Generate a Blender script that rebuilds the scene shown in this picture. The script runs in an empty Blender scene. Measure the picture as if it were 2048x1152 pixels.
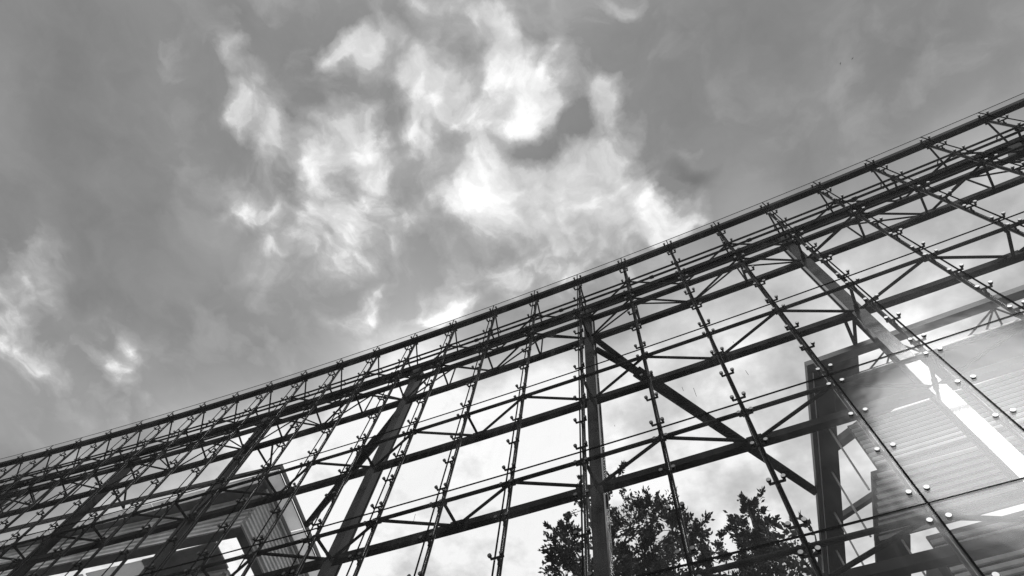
import bpy, math, random
from mathutils import Vector, Matrix

rnd = random.Random(7)
SC = bpy.context.scene
COL = SC.collection

# ------------------------------------------------------------------ camera
# units: one glass bay is U = 1.5 m wide; the camera stands at the origin, eye 1.6 m above ground
U = 1.5
EYE = 1.6
cam_d = bpy.data.cameras.new('camera')
cam = bpy.data.objects.new('camera', cam_d)
COL.objects.link(cam)
R_ = Vector((0.90349015, 0.41847813, 0.09263692))
D_ = Vector((-0.35544177, 0.85232636, -0.38366773))
F_ = Vector((-0.23951344, 0.31371299, 0.91881308))
m = Matrix.Identity(4)
for k in range(3):
    m[k][0] = R_[k]; m[k][1] = -D_[k]; m[k][2] = -F_[k]
m[2][3] = EYE
cam.matrix_world = m
cam_d.sensor_width = 36
cam_d.lens = 36 * 1200.03 / 2048
cam_d.clip_start = 0.05
cam_d.clip_end = 5000
SC.camera = cam

# ------------------------------------------------------------------ light
SUN_AZ, SUN_EL = math.radians(157), math.radians(44.0)      # from +y towards +x
sun_dir = Vector((math.sin(SUN_AZ) * math.cos(SUN_EL), math.cos(SUN_AZ) * math.cos(SUN_EL), math.sin(SUN_EL)))
sl = bpy.data.lights.new('sun', 'SUN')
sl.energy = 1.5
sl.angle = math.radians(14)
sl.color = (1, 1, 1)
sun = bpy.data.objects.new('sun', sl)
COL.objects.link(sun)
sun.rotation_euler = (-sun_dir).to_track_quat('-Z', 'Y').to_euler()

SC.view_settings.view_transform = 'Standard'
SC.view_settings.look = 'None'
SC.view_settings.exposure = 0.0
SC.view_settings.gamma = 1.0
SC.render.engine = 'CYCLES'
SC.cycles.transparent_max_bounces = 40
SC.cycles.max_bounces = 8
SC.cycles.glossy_bounces = 4

CLOUDS = [(-0.157, 0.276, 0.22, 0.35), (-0.35, 0.266, 0.234, 0.28), (-0.512, 0.177, 0.183, 0.2), (-0.024, 0.334, 0.149, 0.3), (-0.256, 0.011, 0.513, 0.3), (-0.103, 0.214, 0.355, 0.3), (-0.538, 0.043, 0.384, 0.2), (-0.138, -0.06, 0.258, 0.2), (-0.294, -0.116, 0.089, 0.85), (-0.377, -0.144, 0.033, 0.7), (-0.333, -0.138, 0.052, 0.5), (-0.249, -0.054, 0.09, 0.5), (-0.219, -0.007, 0.113, 0.6), (-0.113, -0.095, 0.083, 0.6), (-0.19, -0.131, 0.07, 0.5), (-0.104, -0.04, 0.078, 0.85), (-0.103, 0.021, 0.066, 0.75), (-0.1, 0.068, 0.075, 0.55), (-0.095, 0.092, 0.053, 0.6), (-0.017, 0.052, 0.079, 0.3), (0.002, 0.097, 0.056, 0.9), (-0.006, 0.128, 0.042, 0.6), (-0.027, 0.015, 0.057, 0.25), (-0.388, -0.031, 0.072, 0.6), (-0.381, 0.026, 0.062, 0.75), (-0.421, -0.01, 0.065, 0.5), (-0.48, -0.013, 0.108, 0.7), (-0.548, -0.085, 0.074, 0.55), (-0.528, -0.13, 0.072, 0.5), (-0.528, -0.182, 0.079, 0.4), (-0.503, -0.074, 0.052, 0.5), (-0.544, -0.036, 0.051, 0.4), (-0.653, 0.018, 0.068, 0.65), (-0.594, 0.029, 0.08, 0.4), (-0.493, 0.092, 0.091, 0.8), (-0.477, 0.127, 0.057, 0.75), (-0.392, 0.134, 0.069, 0.65), (-0.383, 0.063, 0.053, 0.6), (-0.214, 0.161, 0.101, 0.95), (-0.226, 0.127, 0.057, 0.6), (-0.168, 0.094, 0.07, 0.5), (-0.181, 0.222, 0.1, 0.55), (-0.083, 0.166, 0.078, 0.75), (-0.047, 0.21, 0.098, 0.95), (-0.013, 0.258, 0.092, 0.85), (0.019, 0.29, 0.072, 0.8), (0.029, 0.323, 0.068, 0.75), (0.062, 0.348, 0.065, 0.9), (-0.122, 0.215, 0.097, 0.5), (-0.084, 0.279, 0.132, 0.45), (-0.351, 0.33, 0.092, 0.45), (-0.397, 0.316, 0.078, 0.4), (-0.266, 0.322, 0.089, 0.4), (-0.52, 0.265, 0.053, 0.65), (-0.558, 0.295, 0.068, 0.45), (-0.63, 0.116, 0.102, 0.4), (-0.61, -0.262, 0.044, 0.45), (-0.636, -0.201, 0.052, 0.28), (-0.696, -0.146, 0.037, 0.28), (-0.472, -0.239, 0.033, 0.35), (-1.146, -0.023, 0.068, 0.55), (-1.076, -0.084, 0.081, 0.35), (-1.228, 0.063, 0.146, 0.75), (-1.228, 0.133, 0.097, 0.7), (-1.241, 0.009, 0.111, 0.55), (-1.062, 0.161, 0.143, 0.4), (-1.11, 0.219, 0.114, 0.35), (-1.165, -0.077, 0.104, 0.3), (0.082, -0.013, 0.051, 0.55), (0.132, 0.245, 0.048, 0.35), (-0.283, 0.043, 0.095, 0.3), (-0.299, 0.166, 0.101, 0.25), (-0.042, 0.335, 0.1, 0.4), (-0.168, 0.302, 0.12, 0.35), (-0.561, 0.166, 0.148, 0.2), (-0.8, 0.261, 0.251, 0.2), (0.272, 0.265, 0.203, 0.1), (0.459, 0.246, 0.215, 0.12), (-1.226, 0.288, 0.292, 0.3), (-0.461, -0.226, 0.09, 0.12), (-0.174, -0.077, 0.065, -0.45), (-0.423, -0.071, 0.079, -0.3), (-0.107, 0.114, 0.058, -0.6), (-0.058, 0.128, 0.049, -0.5), (0.082, 0.287, 0.086, -0.38), (-0.584, -0.155, 0.057, -0.2), (-0.334, -0.002, 0.035, -0.35), (-0.534, 0.021, 0.078, -0.25), (-0.352, 0.116, 0.084, -0.3), (-0.354, 0.233, 0.106, -0.2), (0.033, 0.228, 0.062, -0.25), (-0.445, -0.161, 0.061, -0.12), (-1.083, 0.074, 0.129, -0.15), (-1.236, 0.215, 0.119, -0.12), (-0.805, 0.097, 0.157, -0.08), (-0.036, -0.005, 0.056, -0.2)]

def make_world():
    w = bpy.data.worlds.new('World')
    SC.world = w
    w.use_nodes = True
    nt = w.node_tree
    nt.nodes.clear()
    N, L = nt.nodes, nt.links
    def math_(op, a, b=None, clamp=False):
        n = N.new('ShaderNodeMath'); n.operation = op; n.use_clamp = clamp
        for i, v in enumerate((a, b)):
            if v is None: continue
            if isinstance(v, (int, float)): n.inputs[i].default_value = v
            else: L.new(v, n.inputs[i])
        return n.outputs[0]
    def noise(vec, scale, detail=6, rough=.55, out=0):
        n = N.new('ShaderNodeTexNoise')
        n.inputs['Scale'].default_value = scale
        n.inputs['Detail'].default_value = detail
        n.inputs['Roughness'].default_value = rough
        L.new(vec, n.inputs['Vector'])
        return n.outputs[out]
    def vmath(op, a, b):
        n = N.new('ShaderNodeVectorMath'); n.operation = op
        for i, v in enumerate((a, b)):
            if isinstance(v, tuple): n.inputs[i].default_value = v
            else: L.new(v, n.inputs[i])
        return n
    tc = N.new('ShaderNodeTexCoord')
    sep = N.new('ShaderNodeSeparateXYZ'); L.new(tc.outputs['Generated'], sep.inputs[0])
    z = math_('MAXIMUM', sep.outputs[2], 0.12)
    comb = N.new('ShaderNodeCombineXYZ')                 # the point where the ray meets a flat cloud deck
    L.new(math_('DIVIDE', sep.outputs[0], z), comb.inputs[0])
    L.new(math_('DIVIDE', sep.outputs[1], z), comb.inputs[1])
    P = comb.outputs[0]
    # billowing warp
    w1 = vmath('SUBTRACT', noise(P, 5.0, 2, .5, 1), (.5, .5, .5)).outputs[0]
    w1s = vmath('MULTIPLY', w1, (.14, .14, 0)).outputs[0]
    w2 = vmath('SUBTRACT', noise(P, 17.0, 5, .58, 1), (.5, .5, .5)).outputs[0]
    w2s = vmath('MULTIPLY', w2, (.055, .055, 0)).outputs[0]
    Q = vmath('ADD', vmath('ADD', P, w1s).outputs[0], w2s).outputs[0]
    acc = None
    for (cx, cy, r, a) in CLOUDS:
        d = vmath('DISTANCE', Q, (cx, cy, 0)).outputs['Value']
        mr = N.new('ShaderNodeMapRange'); mr.interpolation_type = 'SMOOTHSTEP'
        L.new(d, mr.inputs[0])
        mr.inputs[1].default_value = 0; mr.inputs[2].default_value = r
        mr.inputs[3].default_value = a; mr.inputs[4].default_value = 0
        acc = mr.outputs[0] if acc is None else math_('ADD', acc, mr.outputs[0])
    fine = noise(Q, 10.0, 7, .6)
    broad = noise(P, 1.7, 2, .5)
    pos = math_('MAXIMUM', acc, 0.0); neg = math_('MINIMUM', acc, 0.0)
    vo = N.new('ShaderNodeTexVoronoi'); vo.feature = 'SMOOTH_F1'; vo.inputs['Scale'].default_value = 13.0
    vo.inputs['Smoothness'].default_value = .7; vo.inputs['Detail'].default_value = 2.0; vo.inputs['Roughness'].default_value = .5
    L.new(Q, vo.inputs['Vector'])
    puff = math_('SUBTRACT', .62, vo.outputs['Distance'])                # rounded billows
    near = math_('MULTIPLY', pos, 2.5, True)
    rough = math_('ADD', math_('MULTIPLY', math_('SUBTRACT', fine, .5), 1.5), math_('MULTIPLY', math_('SUBTRACT', puff, .2), .8))
    lump = math_('MAXIMUM', math_('ADD', pos, math_('MULTIPLY', near, rough)), 0.0)
    soft = math_('SUBTRACT', 1.0, math_('POWER', 2.718, math_('MULTIPLY', lump, -1.0)))
    cv = N.new('ShaderNodeMapRange'); cv.interpolation_type = 'SMOOTHSTEP'
    L.new(lump, cv.inputs[0]); cv.inputs[1].default_value = .15; cv.inputs[2].default_value = .9
    cover = math_('ADD', math_('MULTIPLY', soft, .66), math_('MULTIPLY', cv.outputs[0], .33))
    shade = math_('ADD', math_('MULTIPLY', fine, .9), math_('ADD', math_('MULTIPLY', puff, .45), .45))
    body = math_('MULTIPLY', cover, shade)
    dark = math_('MULTIPLY', neg, .5)
    veil = math_('MULTIPLY', math_('SUBTRACT', broad, .38), .55)
    wisps = math_('MULTIPLY', math_('SUBTRACT', fine, .5), .16)
    dens = math_('ADD', math_('ADD', math_('ADD', body, dark), veil), wisps)
    # brighter, hazier cloud bank on the far side
    low = N.new('ShaderNodeMapRange'); low.interpolation_type = 'SMOOTHSTEP'
    wob = math_('MULTIPLY', math_('SUBTRACT', broad, .5), .5)
    L.new(math_('ADD', math_('DIVIDE', sep.outputs[1], z), wob), low.inputs[0])
    low.inputs[1].default_value = .28; low.inputs[2].default_value = .60
    low.inputs[3].default_value = 0; low.inputs[4].default_value = .60
    dens = math_('ADD', dens, low.outputs[0])
    side = N.new('ShaderNodeMapRange'); side.interpolation_type = 'SMOOTHSTEP'
    L.new(math_('DIVIDE', sep.outputs[0], z), side.inputs[0])
    side.inputs[1].default_value = .35; side.inputs[2].default_value = -.55
    blot = math_('MULTIPLY', math_('SUBTRACT', noise(P, 4.6, 5, .58), .53), 2.6)
    far = math_('MULTIPLY', low.outputs[0], math_('ADD', math_('MULTIPLY', side.outputs[0], .6), blot))
    dens = math_('ADD', math_('ADD', dens, far), .1)
    ramp = N.new('ShaderNodeValToRGB')
    L.new(dens, ramp.inputs[0])
    e = ramp.color_ramp.elements
    e[0].position = 0.0; e[0].color = (.13,) * 3 + (1,)
    e[1].position = 1.0; e[1].color = (1.0,) * 3 + (1,)
    for q, c in ((.12, .215), (.22, .29), (.55, .45), (.8, .68)):
        ramp.color_ramp.elements.new(q).color = (c,) * 3 + (1,)
    sky = N.new('ShaderNodeTexSky'); sky.sky_type = 'NISHITA'; sky.sun_disc = False
    sky.sun_elevation = SUN_EL
    sky.sun_rotation = SUN_AZ
    sky.air_density = 1.0; sky.dust_density = 2.0; sky.ozone_density = 1.0
    bw = N.new('ShaderNodeRGBToBW'); L.new(sky.outputs[0], bw.inputs[0])
    # clear-sky light seen through and scattered by the cloud deck
    lum = math_('MULTIPLY', bw.outputs[0], .25)
    col = math_('ADD', ramp.outputs[0], math_('MULTIPLY', lum, 0.1))
    colx = math_('MULTIPLY', col, 10.0)
    bg = N.new('ShaderNodeBackground'); bg.inputs['Strength'].default_value = 0.1
    L.new(colx, bg.inputs['Color'])
    out = N.new('ShaderNodeOutputWorld'); L.new(bg.outputs[0], out.inputs['Surface'])
make_world()
SC.world.cycles.sampling_method = 'NONE'

# ------------------------------------------------------------------ wall geometry (s along the wall in bays, n behind the glass, z above the eye)
D0, X0, KAP = 4.429572, 1.738405, 0.006355011
RAD = 1 / KAP
def ang(s): return (s - X0) * KAP
def W(s, n, z):
    a = ang(s)
    return Vector(((RAD + n) * math.sin(a) * U, ((D0 - RAD) + (RAD + n) * math.cos(a)) * U, z * U + EYE))
GZ = -EYE / U                                             # ground in wall units

# ------------------------------------------------------------------ materials
MATS = {}
def mat(name, col, rough=.6, metal=0.0, noise_amt=.15, noise_scale=6.0, bump=0.0, spec=.5, streak=0.0):
    if name in MATS: return MATS[name]
    M = bpy.data.materials.new(name); M.use_nodes = True
    nt = M.node_tree; N, L = nt.nodes, nt.links
    b = N['Principled BSDF']
    b.inputs['Roughness'].default_value = rough
    b.inputs['Metallic'].default_value = metal
    b.inputs['Specular IOR Level'].default_value = spec
    tc = N.new('ShaderNodeTexCoord')
    n = N.new('ShaderNodeTexNoise'); n.inputs['Scale'].default_value = noise_scale; n.inputs['Detail'].default_value = 7
    n.inputs['Roughness'].default_value = .65
    L.new(tc.outputs['Object'], n.inputs['Vector'])
    r = N.new('ShaderNodeMapRange'); L.new(n.outputs[0], r.inputs[0])
    r.inputs[1].default_value = .3; r.inputs[2].default_value = .7
    r.inputs[3].default_value = col * (1 - noise_amt); r.inputs[4].default_value = col * (1 + noise_amt)
    L.new(r.outputs[0], b.inputs['Base Color'])
    r2 = N.new('ShaderNodeMapRange'); L.new(n.outputs[0], r2.inputs[0])
    r2.inputs[3].default_value = max(.03, rough - .06); r2.inputs[4].default_value = min(1, rough + .06)
    L.new(r2.outputs[0], b.inputs['Roughness'])
    if bump:
        bp = N.new('ShaderNodeBump'); bp.inputs['Strength'].default_value = bump; bp.inputs['Distance'].default_value = .01
        L.new(n.outputs[0], bp.inputs['Height']); L.new(bp.outputs[0], b.inputs['Normal'])
    MATS[name] = M
    return M
STEEL = mat('painted_steel', .007, .6, 0, .3, 5, .05, .08)
POST = mat('post_steel', .008, .2, 0, .25, 8, .02, .16)
COLM = mat('column_paint', .014, .17, 0, .4, 3, 0, .3)
CAP = mat('polished_steel', .16, .34, 1.0, .08, 20)
BRK = mat('bracket_steel', .007, .5, 0, .2, 20, 0, .12)
SEAL = mat('black_silicone', .008, .8, 0, .2, 30, 0, .08)
SHEETG = mat('grey_corrugated_sheet', .75, .5, 0, .3, 1.2, .05)
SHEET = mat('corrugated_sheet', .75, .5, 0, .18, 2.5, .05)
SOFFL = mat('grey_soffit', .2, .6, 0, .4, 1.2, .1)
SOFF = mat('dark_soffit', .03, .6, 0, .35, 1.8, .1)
EDGE = mat('roof_edge_metal', .09, .5, 0, .2, 4)
TRIM = mat('pale_trim', .75, .4, 0, .08, 8)
CONC = mat('concrete', .18, .85, 0, .2, 1.5, .3)
BARK = mat('bark', .06, .9, 0, .35, 12, .6)
BIRD = mat('feathers', .03, .9)

def panel_mat():
    M = bpy.data.materials.new('translucent_panel'); M.use_nodes = True
    nt = M.node_tree; N, L = nt.nodes, nt.links
    b = N['Principled BSDF']; b.inputs['Base Color'].default_value = (.7, .7, .7, 1); b.inputs['Roughness'].default_value = .5
    tc = N.new('ShaderNodeTexCoord'); n = N.new('ShaderNodeTexNoise'); n.inputs['Scale'].default_value = 2.2; n.inputs['Detail'].default_value = 6
    L.new(tc.outputs['Object'], n.inputs['Vector'])
    r = N.new('ShaderNodeMapRange'); L.new(n.outputs[0], r.inputs[0]); r.inputs[3].default_value = .75; r.inputs[4].default_value = .95
    t = N.new('ShaderNodeBsdfTranslucent'); L.new(r.outputs[0], t.inputs[0])
    mx = N.new('ShaderNodeMixShader'); mx.inputs[0].default_value = .8
    L.new(b.outputs[0], mx.inputs[1]); L.new(t.outputs[0], mx.inputs[2])
    L.new(mx.outputs[0], N['Material Output'].inputs['Surface'])
    return M
PANEL = panel_mat()
def leaf_mat(name, col):
    M = bpy.data.materials.new(name); M.use_nodes = True
    nt = M.node_tree; N, L = nt.nodes, nt.links
    b = N['Principled BSDF']; b.inputs['Roughness'].default_value = .6
    g = N.new('ShaderNodeNewGeometry')
    r = N.new('ShaderNodeMapRange'); L.new(g.outputs['Random Per Island'], r.inputs[0])
    r.inputs[3].default_value = col * .6; r.inputs[4].default_value = col * 1.5
    L.new(r.outputs[0], b.inputs['Base Color'])
    t = N.new('ShaderNodeBsdfTranslucent'); L.new(r.outputs[0], t.inputs[0])
    mx = N.new('ShaderNodeMixShader'); mx.inputs[0].default_value = .25
    L.new(b.outputs[0], mx.inputs[1]); L.new(t.outputs[0], mx.inputs[2])
    L.new(mx.outputs[0], N['Material Output'].inputs['Surface'])
    return M
LEAF = leaf_mat('leaf_dark', .028)
LEAF2 = leaf_mat('leaf_light', .07)

def glass_mat():
    M = bpy.data.materials.new('facade_glass'); M.use_nodes = True
    nt = M.node_tree; N, L = nt.nodes, nt.links
    N.remove(N['Principled BSDF'])
    def mth(op, a, b=None, clamp=False):
        n = N.new('ShaderNodeMath'); n.operation = op; n.use_clamp = clamp
        for i, v in enumerate((a, b)):
            if v is None: continue
            if isinstance(v, (int, float)): n.inputs[i].default_value = v
            else: L.new(v, n.inputs[i])
        return n.outputs[0]
    g = N.new('ShaderNodeNewGeometry')
    dot = N.new('ShaderNodeVectorMath'); dot.operation = 'DOT_PRODUCT'
    L.new(g.outputs['Incoming'], dot.inputs[0]); L.new(g.outputs['True Normal'], dot.inputs[1])
    c = mth('ABSOLUTE', dot.outputs['Value'])
    f = mth('POWER', mth('SUBTRACT', 1, c, True), 5)
    F = mth('ADD', mth('MULTIPLY', f, .04), .0125, True)     # reflectance of one face
    tc = N.new('ShaderNodeTexCoord')
    n = N.new('ShaderNodeTexNoise'); n.inputs['Scale'].default_value = 1.3; n.inputs['Detail'].default_value = 8
    n.inputs['Roughness'].default_value = .7
    L.new(tc.outputs['Object'], n.inputs['Vector'])
    d = N.new('ShaderNodeMapRange'); L.new(n.outputs[0], d.inputs[0])      # dust film
    d.inputs[1].default_value = .42; d.inputs[2].default_value = .75
    d.inputs[3].default_value = .0; d.inputs[4].default_value = .025
    oi = N.new('ShaderNodeObjectInfo')
    tn = N.new('ShaderNodeMapRange'); L.new(oi.outputs['Random'], tn.inputs[0]); tn.inputs[3].default_value = .945; tn.inputs[4].default_value = .992
    tr = N.new('ShaderNodeBsdfTransparent'); L.new(tn.outputs[0], tr.inputs[0])
    mp = N.new('ShaderNodeMapping'); mp.inputs['Scale'].default_value = (9, 9, .45); L.new(tc.outputs['Object'], mp.inputs[0])
    n2 = N.new('ShaderNodeTexNoise'); n2.inputs['Scale'].default_value = 1.0; n2.inputs['Detail'].default_value = 4
    L.new(mp.outputs[0], n2.inputs['Vector'])
    st = N.new('ShaderNodeMapRange'); L.new(n2.outputs[0], st.inputs[0])
    st.inputs[1].default_value = .55; st.inputs[2].default_value = .8; st.inputs[3].default_value = 0; st.inputs[4].default_value = .02
    film = mth('ADD', d.outputs[0], st.outputs[0])
    gl = N.new('ShaderNodeBsdfGlossy'); gl.inputs['Roughness'].default_value = .125
    wn = N.new('ShaderNodeTexNoise'); wn.inputs['Scale'].default_value = .9; wn.inputs['Detail'].default_value = 3
    L.new(tc.outputs['Object'], wn.inputs['Vector'])
    wb = N.new('ShaderNodeBump'); wb.inputs['Strength'].default_value = .14; wb.inputs['Distance'].default_value = .06
    L.new(wn.outputs[0], wb.inputs['Height']); L.new(wb.outputs[0], gl.inputs['Normal'])
    df = N.new('ShaderNodeBsdfDiffuse'); df.inputs[0].default_value = (.5, .5, .5, 1)
    m1 = N.new('ShaderNodeMixShader'); L.new(F, m1.inputs[0]); L.new(tr.outputs[0], m1.inputs[1]); L.new(gl.outputs[0], m1.inputs[2])
    m2 = N.new('ShaderNodeMixShader'); L.new(film, m2.inputs[0]); L.new(m1.outputs[0], m2.inputs[1]); L.new(df.outputs[0], m2.inputs[2])
    L.new(m2.outputs[0], N['Material Output'].inputs['Surface'])
    return M
GLASS = glass_mat()

# ------------------------------------------------------------------ mesh helpers
class MB:
    def __init__(self): self.v = []; self.f = []
    def quad_prism(self, a, b):
        """a, b: two lists of 4 corners (same winding); closed box between them"""
        i = len(self.v); self.v += [tuple(p) for p in a] + [tuple(p) for p in b]
        self.f += [(i+3, i+2, i+1, i), (i+4, i+5, i+6, i+7)]
        for k in range(4):
            j = (k + 1) % 4
            self.f.append((i+k, i+j, i+4+j, i+4+k))
        return self
    def bar(self, p, q, w, h, up=Vector((0, 0, 1))):
        """box beam centred on p-q; h along up, w across"""
        p, q = Vector(p), Vector(q); d = (q - p).normalized()
        x = d.cross(up)
        if x.length < 1e-4: x = d.cross(Vector((0, 1, 0)))
        x.normalize(); y = x.cross(d).normalized()
        c = [(-1, -1), (1, -1), (1, 1), (-1, 1)]
        return self.quad_prism([p + x*a*w/2 + y*b*h/2 for a, b in c], [q + x*a*w/2 + y*b*h/2 for a, b in c])
    def tube(self, p, q, r0, r1=None, n=10):
        p, q = Vector(p), Vector(q); r1 = r0 if r1 is None else r1
        d = (q - p).normalized()
        x = d.orthogonal().normalized(); y = d.cross(x)
        i = len(self.v)
        for c, r in ((p, r0), (q, r1)):
            for k in range(n):
                t = 2 * math.pi * k / n
                self.v.append(tuple(c + x * math.cos(t) * r + y * math.sin(t) * r))
        for k in range(n):
            j = (k + 1) % n
            self.f.append((i + k, i + j, i + n + j, i + n + k))
        self.f.append(tuple(i + k for k in reversed(range(n))))
        self.f.append(tuple(i + n + k for k in range(n)))
        return self
    def path(self, pts, r, n=8):
        for a, b in zip(pts, pts[1:]): self.tube(a, b, r, r, n)
        return self
    def slab(self, corners, dz):
        """flat polygon (4 corners) given thickness dz upwards"""
        up = Vector((0, 0, dz))
        c = [Vector(p) for p in corners]
        return self.quad_prism(c, [p + up for p in c])
    def mesh(self, name):
        me = bpy.data.meshes.new(name); me.from_pydata(self.v, [], self.f); me.update()
        return me
    def build(self, name, material, parent=None, smooth=False, **props):
        me = self.mesh(name); me.materials.append(material)
        import bmesh
        bm = bmesh.new(); bm.from_mesh(me); bmesh.ops.recalc_face_normals(bm, faces=bm.faces); bm.to_mesh(me); bm.free()
        if smooth:
            me.shade_smooth()
            try: me.set_sharp_from_angle(angle=math.radians(40))
            except Exception: pass
        return link(name, me, parent, **props)
def link(name, data, parent=None, loc=None, rotz=None, **props):
    o = bpy.data.objects.new(name, data); COL.objects.link(o)
    if parent is not None:
        o.parent = parent
        o.matrix_parent_inverse = Matrix.Translation(-WL(parent))
    if loc is not None: o.location = loc
    if rotz is not None: o.rotation_euler = (0, 0, rotz)
    for k, v in props.items(): o[k] = v
    return o
LOCS = {}
def WL(o): return LOCS.get(o.name, Vector((0, 0, 0)))
def thing(name, label, cat, loc, group=None):
    o = bpy.data.objects.new(name, None); COL.objects.link(o)
    o.location = loc; o.empty_display_size = .3
    LOCS[o.name] = Vector(loc)
    o['label'] = label; o['category'] = cat
    if group: o['group'] = group
    return o

# ------------------------------------------------------------------ ground
g = MB().slab([(-400, -400, -.3), (400, -400, -.3), (400, 400, -.3), (-400, 400, -.3)], .3)
g.build('ground', CONC, None, kind='structure')

# ------------------------------------------------------------------ rows
ROWS = [12.1985, 10.285, 8.135, 6.14, 4.115, 2.09, 0.065, GZ + .02]
I0, I1 = -21, 10
NP = .14                                    # post line behind the glass
def bolt_rows(r):
    top, bot = ROWS[r], ROWS[r + 1]
    a = top - (.15 if r == 0 else .165); b = bot + .155
    return [a + (b - a) * k / 3 for k in range(4)]

wall = thing('glass_wall', 'tall curved point-fixed glass screen wall in front of the steel frame', 'glass wall', W(0, 0, GZ))
GT = .02 / U
gap = .009
for i in range(I0, I1):
    for r in range(len(ROWS) - 1):
        z1, z0 = ROWS[r] - (0 if r == 0 else gap), ROWS[r + 1] + gap
        a = [W(i + gap, 0, z0), W(i + 1 - gap, 0, z0), W(i + 1 - gap, 0, z1), W(i + gap, 0, z1)]
        b = [W(i + gap, GT, z0), W(i + 1 - gap, GT, z0), W(i + 1 - gap, GT, z1), W(i + gap, GT, z1)]
        # tiny individual set-out errors of each pane
        t = [rnd.uniform(-.006, .006) for _ in range(4)]
        a = [p + Vector((0, e, 0)) for p, e in zip(a, t)]; b = [p + Vector((0, e, 0)) for p, e in zip(b, t)]
        MB().quad_prism(a, b).build('glass_panel', GLASS, wall)
for i in range(I0, I1 + 1):
    s = MB()
    for z0, z1 in ((ROWS[-1], ROWS[0]),):
        s.quad_prism([W(i - gap, .001, z0), W(i + gap, .001, z0), W(i + gap, .001, z1), W(i - gap, .001, z1)],
                     [W(i - gap, GT - .001, z0), W(i + gap, GT - .001, z0), W(i + gap, GT - .001, z1), W(i - gap, GT - .001, z1)])
    s.build('joint_seal', SEAL, wall)
for r in range(1, len(ROWS) - 1):
    s = MB(); z0, z1 = ROWS[r] - gap, ROWS[r] + gap
    for i in range(I0, I1):
        a0, a1 = i + gap, i + 1 - gap
        s.quad_prism([W(a0, .001, z0), W(a1, .001, z0), W(a1, .001, z1), W(a0, .001, z1)],
                     [W(a0, GT - .001, z0), W(a1, GT - .001, z0), W(a1, GT - .001, z1), W(a0, GT - .001, z1)])
    s.build('joint_seal', SEAL, wall)
for i in range(I0, I1 + 1):
    MB().tube(W(i, NP, GZ), W(i, NP, 11.98), .041, n=12).build('post', POST, wall, smooth=True)
# head rail behind the top edge
rail = MB()
for i in range(I0, I1):
    q = lambda s: [W(s, .05, 11.965), W(s, .165, 11.965), W(s, .165, 12.08), W(s, .05, 12.08)]
    rail.quad_prism(q(i), q(i + 1))
rail.build('top_rail', STEEL, wall)
edge = MB()
for i in range(I0, I1): edge.bar(W(i, GT / 2, ROWS[0] + .004), W(i + 1, GT / 2, ROWS[0] + .003), .021, .006)
edge.build('edge_strip', mat('ground_glass_edge', .35, .4), wall)
for i in range(I0, I1 + 1):
    b = MB(); b.bar(W(i, .06, 12.025), W(i, .2, 11.96), .12, .05); b.build('rail_bracket', STEEL, wall)

# spider brackets: arm, two cups, neck to the post; one cap on the glass face each side
def spider_mesh():
    b = MB(); hy = NP * U
    b.tube((-.118, .085, 0), (.118, .085, 0), .021, n=8)
    for sx in (-1, 1):
        b.tube((sx*.105, .090, 0), (sx*.105, .055, 0), .020, .021, 8)
        b.tube((sx*.105, .055, 0), (sx*.105, .024, 0), .017, .036, 10)
    b.tube((0, .085, 0), (0, hy - .005, -.028), .020, .024, 8)
    b.bar((0, hy - .03, -.075), (0, hy - .03, .035), .05, .05, Vector((0, 1, 0)))
    return b.mesh('spider_bracket')
sm = spider_mesh(); sm.materials.append(BRK); sm.shade_smooth(); sm.set_sharp_from_angle(angle=.7)
cm_b = MB(); cm_b.tube((0, 0, 0), (0, -.012, 0), .037, .033, 16); cm = cm_b.mesh('bolt_cap'); cm.materials.append(CAP)
cm.shade_smooth(); cm.set_sharp_from_angle(angle=.7)
def px(p):
    d = Vector(p) - Vector((0, 0, EYE)); x, y, zz = d.dot(R_), d.dot(D_), d.dot(F_)
    if zz <= 0: return None
    return 1024 + 1200 * x / zz, 576 + 1200 * y / zz, d.length
spots = []
for i in range(I0, I1 + 1):
    for r in range(len(ROWS) - 1):
        for z in bolt_rows(r):
            p = W(i, 0, z); q = px(p)
            vis = q is not None and -20 < q[0] < 2068 and -20 < q[1] < 1172
            spots.append((0 if vis else 1, q[2] if q else 1e9, i, z))
spots.sort()
rest = MB()
for k, (v, d, i, z) in enumerate(spots):
    a = ang(i)
    if k < 300 and v == 0:
        o = link('spider_bracket', sm, wall, loc=W(i, 0, z), rotz=-a)
        for sx in (-1, 1):
            c = bpy.data.objects.new('bolt_cap', cm); COL.objects.link(c); c.parent = o; c.location = (sx*.105, -.001, 0)
    else:
        mw = Matrix.Translation(W(i, 0, z)) @ Matrix.Rotation(-a, 4, 'Z')
        n0 = len(rest.v)
        vs = [tuple(mw @ vv.co) for vv in sm.vertices]; rest.v += vs
        rest.f += [tuple(n0 + j for j in p.vertices) for p in sm.polygons]
if rest.v: rest.build('spider_bracket', BRK, wall, kind='stuff')

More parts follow.
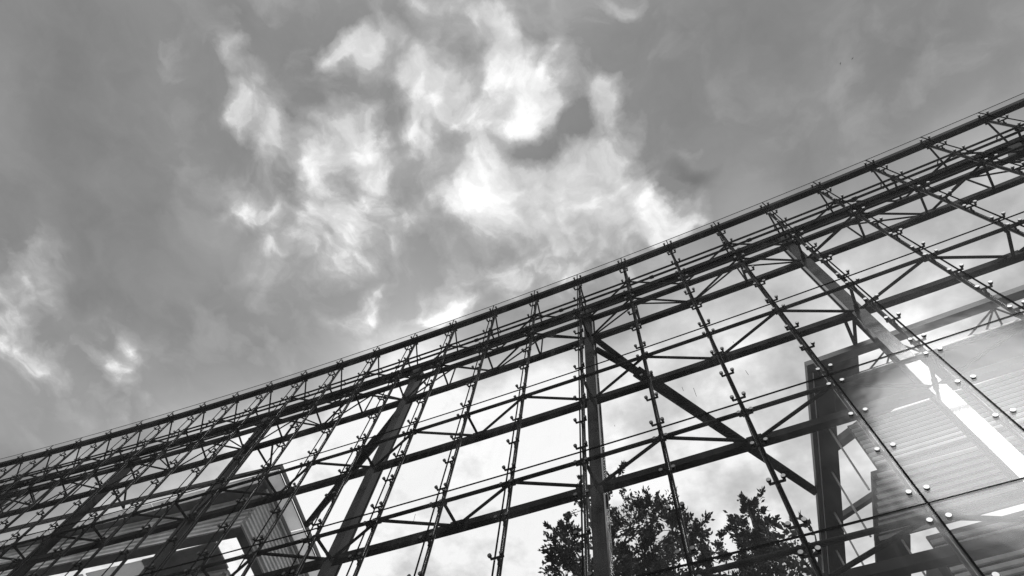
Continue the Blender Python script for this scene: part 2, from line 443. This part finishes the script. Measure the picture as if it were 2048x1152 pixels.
# ------------------------------------------------------------------ steel frame
frame = thing('steel_frame', 'dark steel columns, wind trusses and raking struts standing behind the glass screen', 'steel frame', W(0, .65, GZ))
CN0, CN1, CS = .55, .74, .085
CZ = 11.468
for i in (-20, -16, -12, -8, -4, 0, 4, 8):
    b = MB()
    # box section: two flanges and two webs set back, so its edges catch light
    b.quad_prism([W(i - CS, CN0, GZ), W(i + CS, CN0, GZ), W(i + CS, CN0 + .02, GZ), W(i - CS, CN0 + .02, GZ)],
                 [W(i - CS, CN0, CZ), W(i + CS, CN0, CZ), W(i + CS, CN0 + .02, CZ), W(i - CS, CN0 + .02, CZ)])
    b.quad_prism([W(i - CS, CN1 - .02, GZ), W(i + CS, CN1 - .02, GZ), W(i + CS, CN1, GZ), W(i - CS, CN1, GZ)],
                 [W(i - CS, CN1 - .02, CZ), W(i + CS, CN1 - .02, CZ), W(i + CS, CN1, CZ), W(i - CS, CN1, CZ)])
    t = CS * .8
    b.quad_prism([W(i - t, CN0 + .02, GZ), W(i + t, CN0 + .02, GZ), W(i + t, CN1 - .02, GZ), W(i - t, CN1 - .02, GZ)],
                 [W(i - t, CN0 + .02, CZ), W(i + t, CN0 + .02, CZ), W(i + t, CN1 - .02, CZ), W(i - t, CN1 - .02, CZ)])
    c = b.build('column', COLM, frame)
    for z in (10.28, 8.135, 6.14, 4.115):
        # cleat joining the wind truss
        p = MB(); p.bar(W(i, .47, z), W(i, .55, z), .09, .02); p.build('cleat', STEEL, c)
    p = MB(); p.bar(W(i, .52, 11.05), W(i, .52, 11.4), .3, .03, Vector((0, 1, 0))); p.build('gusset', COLM, c)

def rect_run(name, n0, n1, z0, z1, material, parent, brk=None):
    b = MB()
    for i in range(I0, I1):
        q = lambda s: [W(s, n0, z0), W(s, n1, z0), W(s, n1, z1), W(s, n0, z1)]
        b.quad_prism(q(i), q(i + 1))
    return b.build(name, material, parent)
def tube_run(name, n, z, r, material, parent):
    b = MB()
    for i in range(I0, I1): b.tube(W(i, n, z), W(i + 1, n, z), r, n=10)
    return b.build(name, material, parent, smooth=True)
rect_run('eaves_beam', .5, .64, 11.47, 11.6, STEEL, frame)
sleeve = tube_run('parapet_rail', .44, 11.66, .036, STEEL, frame)
for i in range(I0, I1):
    if i % 2: MB().tube(W(i + .42, .44, 11.66), W(i + .5, .44, 11.66), .055, n=10).build('sleeve', STEEL, sleeve, smooth=True)
for i in range(I0, I1 + 1):
    b = MB(); b.tube(W(i, .155, 12.0), W(i, .5, 11.5), .026, n=8); b.build('parapet_strut', STEEL, frame, smooth=True)
    b = MB(); b.path([W(i, .44, 11.66), W(i, .5, 11.74), W(i, .47, 11.82), W(i, .36, 11.74)], .016, 6); b.build('hook_bar', STEEL, frame, smooth=True)

def truss(z, nr0, nr1, zr0, zr1, cross=False, dia=.034, rf=.042):
    fc = tube_run('front_chord', NP + .005, z, rf, STEEL, frame)
    rc = rect_run('rear_chord', nr0, nr1, zr0, zr1, STEEL, frame)
    zc = (zr0 + zr1) / 2; nc = (nr0 + nr1) / 2
    for i in range(I0, I1 + 1):
        if i % 2:
            for j in (i - 1, i + 1):
                if I0 <= j <= I1:
                    MB().tube(W(i, NP + .01, z), W(j, nr0 + .02, zc), dia, n=8).build('diagonal', STEEL, rc, smooth=True)
            if cross:
                MB().tube(W(i, NP + .01, z), W(i, nr0 + .02, zc), dia, n=8).build('strut', STEEL, rc, smooth=True)
        else:
            MB().tube(W(i, NP + .01, z), W(i, nr0 + .02, zc), dia, n=8).build('strut', STEEL, rc, smooth=True)
        if i % 2 == 0 and i % 4:
            MB().bar(W(i - .09, nr0 - .012, zc), W(i + .09, nr0 - .012, zc), .03, .16).build('gusset_plate', STEEL, rc)
        # plate where the post meets the truss
        MB().bar(W(i, NP - .03, z), W(i, NP + .06, z), .11, .05).build('node_plate', STEEL, fc)
    return fc, rc
fa, ra = truss(11.18, .56, .65, 11.05, 11.13, dia=.028, rf=.030)
f1, r1 = truss(10.37, .562, .66, 10.18, 10.285, cross=True, dia=.030, rf=.034)
f2, r2 = truss(8.14, .562, .66, 8.083, 8.188)
f3, r3 = truss(6.14, .562, .66, 6.088, 6.193)
f4, r4 = truss(4.115, .562, .66, 4.063, 4.168)
# rear-plane bracing between the two uppermost rear chords
for i in range(I0, I1 + 1):
    if i % 2:
        MB().tube(W(i, .6, 11.07), W(i, .6, 10.27), .024, n=8).build('web_bar', STEEL, r1, smooth=True)
        for j in (i - 1, i + 1):
            if I0 <= j <= I1:
                MB().tube(W(i, .61, 11.07), W(j, .61, 10.27), .024, n=8).build('web_bar', STEEL, r1, smooth=True)

# raking struts back to the two roofs
def strut(s0, za, zb, end, r0, r1, mid_t):
    e = W(*end); a = W(s0, .66, za); b2 = W(s0, .66, zb)
    st = W(s0, .66, (za + zb) / 2)
    mid = st + (e - st) * mid_t
    o = MB().tube(mid - (e - st) * .02, e, r0, r1, 14).build('raking_strut', STEEL, frame, smooth=True)
    MB().tube(a, mid, .085, .10, 12).build('branch_tube', STEEL, o, smooth=True)
    MB().tube(b2, mid, .085, .10, 12).build('branch_tube', STEEL, o, smooth=True)
    return o

# ------------------------------------------------------------------ the two buildings behind
def corrugated(P, a, b, z0, z1, pitch, depth, name, parent, material=None, along='z', v=None):
    """vertical sheet between plan points a and b (building coords) with horizontal trapezoid ribs"""
    pa, pb = P(*a, z0), P(*b, z0)
    d = (pb - pa).normalized(); nrm = Vector((d.y, -d.x, 0))
    mb = MB(); prof = []
    H = (z1 - z0) * U; k = 0.0
    while k < H:
        for t, o in ((0, 0), (.46, 0), (.5, 1), (.96, 1)):
            if k + t * pitch <= H: prof.append((k + t * pitch, o * depth))
        k += pitch
    prof.append((H, 0))
    for h, o in prof:
        for p in (pa, pb):
            mb.v.append(tuple(p + nrm * o + Vector((0, 0, h))))
    for j in range(len(prof) - 1):
        mb.f.append((2*j, 2*j+1, 2*j+3, 2*j+2))
    # back skin
    base = len(mb.v)
    for p in (pa, pb):
        for h in (0, H): mb.v.append(tuple(p - nrm * .06 + Vector((0, 0, h))))
    mb.f.append((base, base+1, base+3, base+2))
    n = len(prof)
    mb.f.append((0, 1, base+2, base)); mb.f.append((2*n-2, 2*n-1, base+3, base+1))
    me = mb.mesh(name); me.materials.append(material or SHEET)
    return link(name, me, parent)
def corr_soffit(P, u0, u1, v0, v1, z, pitch, depth, name, parent, material=None):
    mb = MB(); L_ = (v1 - v0) * U; k = 0.0; prof = []
    while k < L_:
        for t, o in ((0, 0), (.42, 0), (.5, 1), (.92, 1)):
            if k + t * pitch <= L_: prof.append((k + t * pitch, o * depth))
        k += pitch
    prof.append((L_, 0))
    for h, o in prof:
        for u in (u0, u1): mb.v.append(tuple(P(u, v0 + h / U, z) + Vector((0, 0, -o))))
    for j in range(len(prof) - 1): mb.f.append((2*j, 2*j+1, 2*j+3, 2*j+2))
    me = mb.mesh(name); me.materials.append(material or SHEET)
    return link(name, me, parent)

def plate(P, u0, u1, v0, v1, z, t, name, material, parent):
    return MB().slab([P(u0, v0, z), P(u1, v0, z), P(u1, v1, z), P(u0, v1, z)], t).build(name, material, parent)

def painted_ribs(P, u0, u1, v, z0, z1, pitch):
    # corrugation's lit faces and shaded undersides, painted as pale bars on dark sheet
    back = MB().slab([P(u0, v + .03, z0), P(u1, v + .03, z0), P(u1, v + .06, z0), P(u0, v + .06, z0)], (z1 - z0) * U).build('rib_shade_sheet', SOFF, br)
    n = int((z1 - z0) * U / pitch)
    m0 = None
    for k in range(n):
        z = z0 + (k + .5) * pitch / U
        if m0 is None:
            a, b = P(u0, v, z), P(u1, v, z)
            m0 = MB().bar(Vector((0, 0, 0)), b - a, .05, pitch * .5).build('lit_rib', SHEET, br)
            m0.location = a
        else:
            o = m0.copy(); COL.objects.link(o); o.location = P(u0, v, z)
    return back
# right building
def PR(u, v, z): return W(3.11 + u - .187 * v, 1.07 + v, z)
ZR = 8.0; Z2 = 6.88
br = thing('corrugated_building', 'corrugated building with stepped roof frame behind the glass at lower right', 'building', PR(2, 3, GZ), 'corrugated buildings behind the glass')
plate(PR, .0, 9, .0, .13, ZR - .02, .16, 'roof_edge_beam', EDGE, br)
e = plate(PR, .0, .06, .131, 6.5, ZR - .02, .16, 'roof_edge_beam', EDGE, br)
MB().bar(PR(.075, .15, ZR - .02), PR(.075, 6.5, ZR - .02), .018, .03).build('drip_trim', TRIM, e)
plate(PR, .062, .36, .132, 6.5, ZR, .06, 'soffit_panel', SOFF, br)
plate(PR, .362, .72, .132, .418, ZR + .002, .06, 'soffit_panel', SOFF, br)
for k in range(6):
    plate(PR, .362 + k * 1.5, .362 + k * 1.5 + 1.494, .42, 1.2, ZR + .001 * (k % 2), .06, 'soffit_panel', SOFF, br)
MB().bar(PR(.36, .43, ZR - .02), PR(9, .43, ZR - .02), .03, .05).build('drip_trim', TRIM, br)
painted_ribs(PR, .5, 9, 1.21, Z2 + .14, ZR - .01, .14)
for k in range(6): # outrigger bars crossing the open slot at the roof edge
    u = 1.2 + k * 1.3
    for du in (-.35, -.1, .12, .4):
        MB().tube(PR(u, .1, ZR + .03), PR(u + du, .44, ZR + .02), .02, n=8).build('outrigger_bar', STEEL, br, smooth=True)
for k in range(6):
    v = 1.22 + .8 * k
    MB().tube(PR(.25 - .012 * k, v, Z2 - .2), PR(.25 - .012 * k, v, ZR), .022, n=8).build('hanger_rod', TRIM, br, smooth=True)
# dark beams over the open strip behind the wall
MB().bar(PR(.3, 1.75, ZR + .2), PR(1.4, 1.2, ZR + .25), .18, .2).build('roof_beam', EDGE, br)
MB().bar(PR(.3, 3.2, ZR + .2), PR(1.6, 2.6, ZR + .25), .12, .15).build('roof_beam', EDGE, br)
# second level
plate(PR, .38, 9, 1.19, 1.26, Z2 - .02, .12, 'floor_edge', EDGE, br)
sl0 = None  # soffit corrugation: light and shade painted as pale bars under the dark slab
for k in range(9):
    v = 1.33 + .122 * k
    a, b = PR(.42, v, Z2 - .012), PR(9, v, Z2 - .012)
    if sl0 is None:
        sl0 = MB().bar(Vector((0, 0, 0)), b - a, .09, .03).build('lit_rib', SHEET, br); sl0.location = a
    else:
        o = sl0.copy(); COL.objects.link(o); o.location = a
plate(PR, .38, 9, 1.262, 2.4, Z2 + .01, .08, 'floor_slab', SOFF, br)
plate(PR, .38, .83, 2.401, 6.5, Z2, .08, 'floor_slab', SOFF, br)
for k in range(6):
    u = .42 + k * 1.42
    MB().tube(PR(u, 1.17, Z2 - .06), PR(u + 1.32, 1.17, Z2 - .06), .04, n=12).build('pale_rail', TRIM, br, smooth=True)
painted_ribs(PR, 1.0, 9, 2.4, 4.7, Z2 - .05, .17)
for k in range(4):
    MB().tube(PR(.72, 2.45 + .8 * k, Z2 - 1.4), PR(.72, 2.45 + .8 * k, Z2), .022, n=8).build('hanger_rod', TRIM, br, smooth=True)
plate(PR, 1.0, 9, 2.2, 2.42, 4.5, .1, 'floor_edge', EDGE, br)
corrugated(PR, (1.0, 2.62), (9, 2.62), GZ, 4.5, .25, .05, 'corrugated_wall', br)
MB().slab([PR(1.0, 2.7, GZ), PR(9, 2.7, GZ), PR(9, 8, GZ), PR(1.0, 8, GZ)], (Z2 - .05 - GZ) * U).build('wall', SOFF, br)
for v in (.25, 3.2, 6.2):
    MB().tube(PR(.2, v, GZ), PR(.2, v, ZR), .06, n=10).build('roof_post', STEEL, br, smooth=True) if v > 6 else None

# left building
def PL(u, v, z): return W(-7.18 - u - .17 * v, 1.07 + v, z)
ZL = 9.95; Z3 = 8.9
blg = thing('corrugated_building', 'corrugated building with pale roof overhang behind the glass at lower left', 'building', PL(3, 3, GZ), 'corrugated buildings behind the glass')
plate(PL, 0, 16, 0, .06, ZL - .02, .16, 'roof_edge_beam', EDGE, blg)
e = plate(PL, 0, .03, .061, 6.5, ZL - .02, .16, 'roof_edge_beam', EDGE, blg)
MB().bar(PL(.06, .07, ZL - .02), PL(.06, 6.5, ZL - .02), .018, .03).build('drip_trim', EDGE, e)
for k in range(4):
    plate(PL, .085, .43, .09 + 1.65 * k, .09 + 1.65 * k + 1.6, ZL, .04, 'soffit_panel', PANEL, blg)
plate(PL, .44, .52, .062, 6.5, ZL - .08, .18, 'roof_beam', EDGE, blg)
MB().bar(PL(.47, .4, ZL - .1), PL(.47, 6.5, ZL - .1), .05, .04).build('drip_trim', TRIM, blg)
for k in range(10):
    plate(PL, .53 + 1.5 * k, .53 + 1.5 * k + 1.49, .26, .6, ZL + .001 * (k % 2), .05, 'soffit_panel', SOFFL, blg)
for k in range(10):
    plate(PL, .53 + 1.5 * k, .53 + 1.5 * k + 1.45, .065, .25, ZL + .004, .03, 'edge_panel', PANEL, blg)
corrugated(PL, (.58, .46), (.58, 6.5), Z3 + .02, ZL - .003, .16, .09, 'corrugated_wall', blg)
corrugated(PL, (16, .6), (.64, .6), Z3 + .02, ZL - .003, .19, .085, 'corrugated_wall', blg, SHEETG)
plate(PL, .55, .76, .46, 6.5, Z3 - .06, .07, 'floor_edge', EDGE, blg)
plate(PL, .761, 16, .46, .68, Z3 - .06, .07, 'floor_edge', EDGE, blg)
plate(PL, 1.3, 3.2, .681, 1.4, Z3 - .05, .06, 'floor_slab', SOFFL, blg)
for k in range(8):
    plate(PL, 3.21 + 1.6 * k, 3.21 + 1.6 * k + 1.5, .681, 1.4, Z3 - .05, .03, 'floor_panel', PANEL, blg)
corrugated(PL, (16, 1.4), (1.3, 1.4), 7.4, Z3 - .06, .2, .09, 'corrugated_wall', blg)
corrugated(PL, (1.3, 1.4), (1.3, 6.5), 7.4, Z3 - .06, .2, .09, 'corrugated_wall', blg)
MB().slab([PL(1.36, 1.47, GZ), PL(16, 1.47, GZ), PL(16, 6.4, GZ), PL(1.36, 6.4, GZ)], (Z3 - .1 - GZ) * U).build('wall', SOFF, blg)
# V connectors from the frame to both roof edges
for i, s_a in ((4, 3.83), (8, 7.8)):
    for ds in (-.2, -.08):
        MB().tube(W(i + ds, .64, 8.1), W(s_a, 1.1, ZR + .08), .036, n=10).build('tie_bar', STEEL, frame, smooth=True)
for i in (-8, -12, -16):
    for ds in (.35, .75):
        MB().tube(W(i + ds, .62, 10.2), W(i + .5, 1.1, ZL + .06), .034, n=10).build('tie_bar', STEEL, frame, smooth=True)
strut(.09, 10.3, 9.88, (2.66, 3.42, ZR + .03), .165, .10, .23)
strut(-4.09, 10.1, 9.7, (-7.45, 2.72, ZL + .03), .165, .10, .23)

# ------------------------------------------------------------------ trees
def make_tree(name, label, base, blobs, leaf, size, per, material, group, trunk_r=.22, top=None):
    """blobs: (s, n, z, radius_m, density)"""
    t = thing(name, label, 'tree', base, group)
    b = Vector(base)
    cent = [W(*q[:3]) for q in blobs]
    topc = top if top is not None else max(cent, key=lambda c: c.z)
    pts = [b]
    K = 7
    for k in range(1, K + 1):
        f = k / K
        p = b.lerp(topc, f) + Vector((rnd.uniform(-.2, .2), rnd.uniform(-.2, .2), 0)) * (1 - f)
        pts.append(p)
    tb = MB()
    for k in range(K): tb.tube(pts[k], pts[k+1], trunk_r * (1 - .9 * k / K), trunk_r * (1 - .9 * (k + 1) / K), 9)
    tb.build('trunk', BARK, t, smooth=True)
    lv = MB()
    def leafq(p, d, sz):
        d = d.normalized(); sd = d.cross(Vector((rnd.uniform(-1, 1), rnd.uniform(-1, 1), rnd.uniform(-1, 1))))
        if sd.length < .05: return
        sd.normalize()
        i = len(lv.v); w = sz * rnd.uniform(.18, .3)
        m_ = p + d * sz * .5
        lv.v += [tuple(p), tuple(m_ + sd * w), tuple(p + d * sz), tuple(m_ - sd * w)]
        lv.f.append((i, i+1, i+2, i+3))
    for (s, n, z, r, dens), c in zip(blobs, cent):
        # limb from the trunk
        zz = c.z - r * 1.3 - rnd.uniform(.3, 1.0)
        f = max(.05, min(.95, (zz - b.z) / max(.1, (topc.z - b.z))))
        k = min(K - 1, int(f * K)); a = pts[k].lerp(pts[k+1], f * K - k)
        lb = MB(); mid = a.lerp(c, .5) + Vector((0, 0, -.15))
        lb.tube(a, mid, .06, .04, 7); lb.tube(mid, c, .04, .015, 7)
        ns = int(dens * 5)
        sprays = []
        for _ in range(ns):
            d = Vector((rnd.gauss(0, 1), rnd.gauss(0, 1), rnd.gauss(.35, 1))).normalized()
            L_ = r * rnd.choice((.55, .8, 1.0, 1.2, 1.45)) * rnd.uniform(.85, 1.1)
            e = c + Vector((d.x * L_, d.y * L_, d.z * L_ * 1.05))
            lb.tube(c, e, .012, .004, 5); sprays.append((c, e, d))
        lb.build('limb', BARK, t, smooth=True)
        for (o, e, d) in sprays:
            for _ in range(int(per)):
                f = rnd.random() ** .5
                p = o.lerp(e, .35 + .72 * f) + Vector((rnd.gauss(0, 1), rnd.gauss(0, 1), rnd.gauss(0, 1))) * r * .085
                dd = d + Vector((rnd.gauss(0, .6), rnd.gauss(0, .6), rnd.gauss(.1, .6)))
                leafq(p, dd, size * rnd.uniform(.6, 1.25))
    me = lv.mesh('foliage'); me.materials.append(material)
    link('foliage', me, t, kind='stuff')
    return t
def pxw(u, v, n):
    """plan position of a sight line at depth n behind the glass (used once to survey the trees)"""
    d = R_ * ((u - 1024) / 1200) + D_ * ((v - 576) / 1200) + F_
    oy = -(D0 - RAD); a = d.x**2 + d.y**2; b = 2 * oy * d.y; c = oy * oy - (RAD + n)**2
    t = (-b + math.sqrt(b*b - 4*a*c)) / (2*a)
    return math.atan2(t * d.x, t * d.y - (D0 - RAD)) * RAD + X0, n, t * d.z
T1 = [(1232, 965, 5.0, .42, 1.6), (1205, 1000, 5.2, .5, 1.6), (1262, 1050, 5.0, .8, 4.5), (1310, 1035, 5.2, .7, 3.5), (1345, 1060, 4.9, .75, 4), (1385, 1075, 5.1, .6, 3),
      (1430, 1105, 5.0, .6, 2.2), (1290, 1110, 4.8, .9, 5), (1350, 1125, 5.2, .8, 3), (1140, 1085, 5.0, .55, 3.2), (1118, 1072, 5.2, .35, 1.4), (1135, 1130, 5.0, .7, 5), (1205, 1110, 5.3, .7, 3),
      (1230, 1150, 5.0, .8, 4), (1310, 1165, 5.0, .9, 4), (1410, 1150, 5.0, .7, 2.5), (1165, 1020, 5.1, .35, 1.2), (1170, 960, 5.1, .28, .7), (1160, 1190, 5, .9, 4), (1340, 1230, 5, 1.1, 5), (1230, 1260, 5, 1.1, 5)]
make_tree('tree', 'tall dark leafy tree with broken crown between the two corrugated buildings', W(-.6, 5.1, GZ),
          [pxw(u, v, n) + (r, d) for u, v, n, r, d in T1], LEAF, .15, 58, LEAF, 'trees behind the glass', .28)
T2 = [(1500, 1030, 5.6, .5, 2.2), (1495, 1012, 5.6, .25, 1.2), (1515, 1075, 5.5, .65, 4.5), (1470, 1060, 5.6, .35, 1.2), (1535, 1055, 5.7, .35, 1.6), (1520, 1110, 5.5, .6, 4.5), (1545, 1125, 5.6, .5, 2.5), (1480, 1125, 5.6, .3, .9),
      (1510, 1175, 5.5, .6, 3), (1450, 1200, 5.5, .6, 2), (1540, 1230, 5.6, 1.0, 4)]
make_tree('tree', 'slim dark pointed tree just left of the right hand building edge', W(1.5, 5.6, GZ),
          [pxw(u, v, n) + (r, d) for u, v, n, r, d in T2], LEAF, .15, 55, LEAF, 'trees behind the glass', .2)
T3 = [(1600, 1055, 4.0, .35, .9), (1590, 1100, 4.0, .45, 1.2), (1612, 1130, 4.1, .45, 1.4), (1580, 1150, 4.0, .45, 1.3), (1630, 1070, 4.1, .3, .6), (1590, 1220, 4.0, .7, 1.6)]
make_tree('sapling', 'thin sparse-leaved sapling beside the edge of the right hand roof', W(2.05, 4.0, GZ),
          [pxw(u, v, n) + (r, d) for u, v, n, r, d in T3], LEAF2, .2, 9, LEAF2, None, .07)

# dried streaks on the outer glass face
for (u0, v0, u1, v1) in ((1387, 776, 1393, 793), (1491, 741, 1497, 750), (1364, 774, 1367, 782), (831, 1028, 827, 1043), (1466, 683, 1468, 686), (1229, 850, 1230, 853)):
    a = W(pxw(u0, v0, 0)[0], -.001, pxw(u0, v0, 0)[2]); b = W(pxw(u1, v1, 0)[0], -.001, pxw(u1, v1, 0)[2])
    MB().bar(a, b, .007, .003, Vector((0, 1, 0))).build('dried_streak', SEAL, wall)

# ------------------------------------------------------------------ two small birds far up
def bird(label, loc, rz):
    t = thing('bird', label, 'bird', loc, 'birds in the sky')
    c = Vector(loc)
    f = Vector((math.cos(rz), math.sin(rz), 0)); s = Vector((-f.y, f.x, 0))
    b = MB(); b.tube(c - f*.16, c, .02, .05, 8); b.tube(c, c + f*.14, .05, .025, 8); b.tube(c - f*.28, c - f*.16, .03, .02, 6)
    b.build('body', BIRD, t, smooth=True)
    for k in (-1, 1):
        w = MB(); a1 = c + s*k*.04; a2 = c + s*k*.2 + Vector((0, 0, .06)) + f*.05; a3 = c + s*k*.42 - f*.06 + Vector((0, 0, .02))
        w.bar(a1, a2, .1, .012, Vector((0, 0, 1))); w.bar(a2, a3, .06, .01, Vector((0, 0, 1)))
        w.build('wing', BIRD, t)
def skyp(u, v, dist):
    d = (R_ * ((u - 1024) / 1200) + D_ * ((v - 576) / 1200) + F_).normalized()
    return Vector((0, 0, EYE)) + d * dist
bird('left one of two tiny dark birds high in the grey sky', skyp(1681, 127, 190), .4)
bird('right one of two tiny dark birds high in the grey sky', skyp(1705, 117, 200), .9)
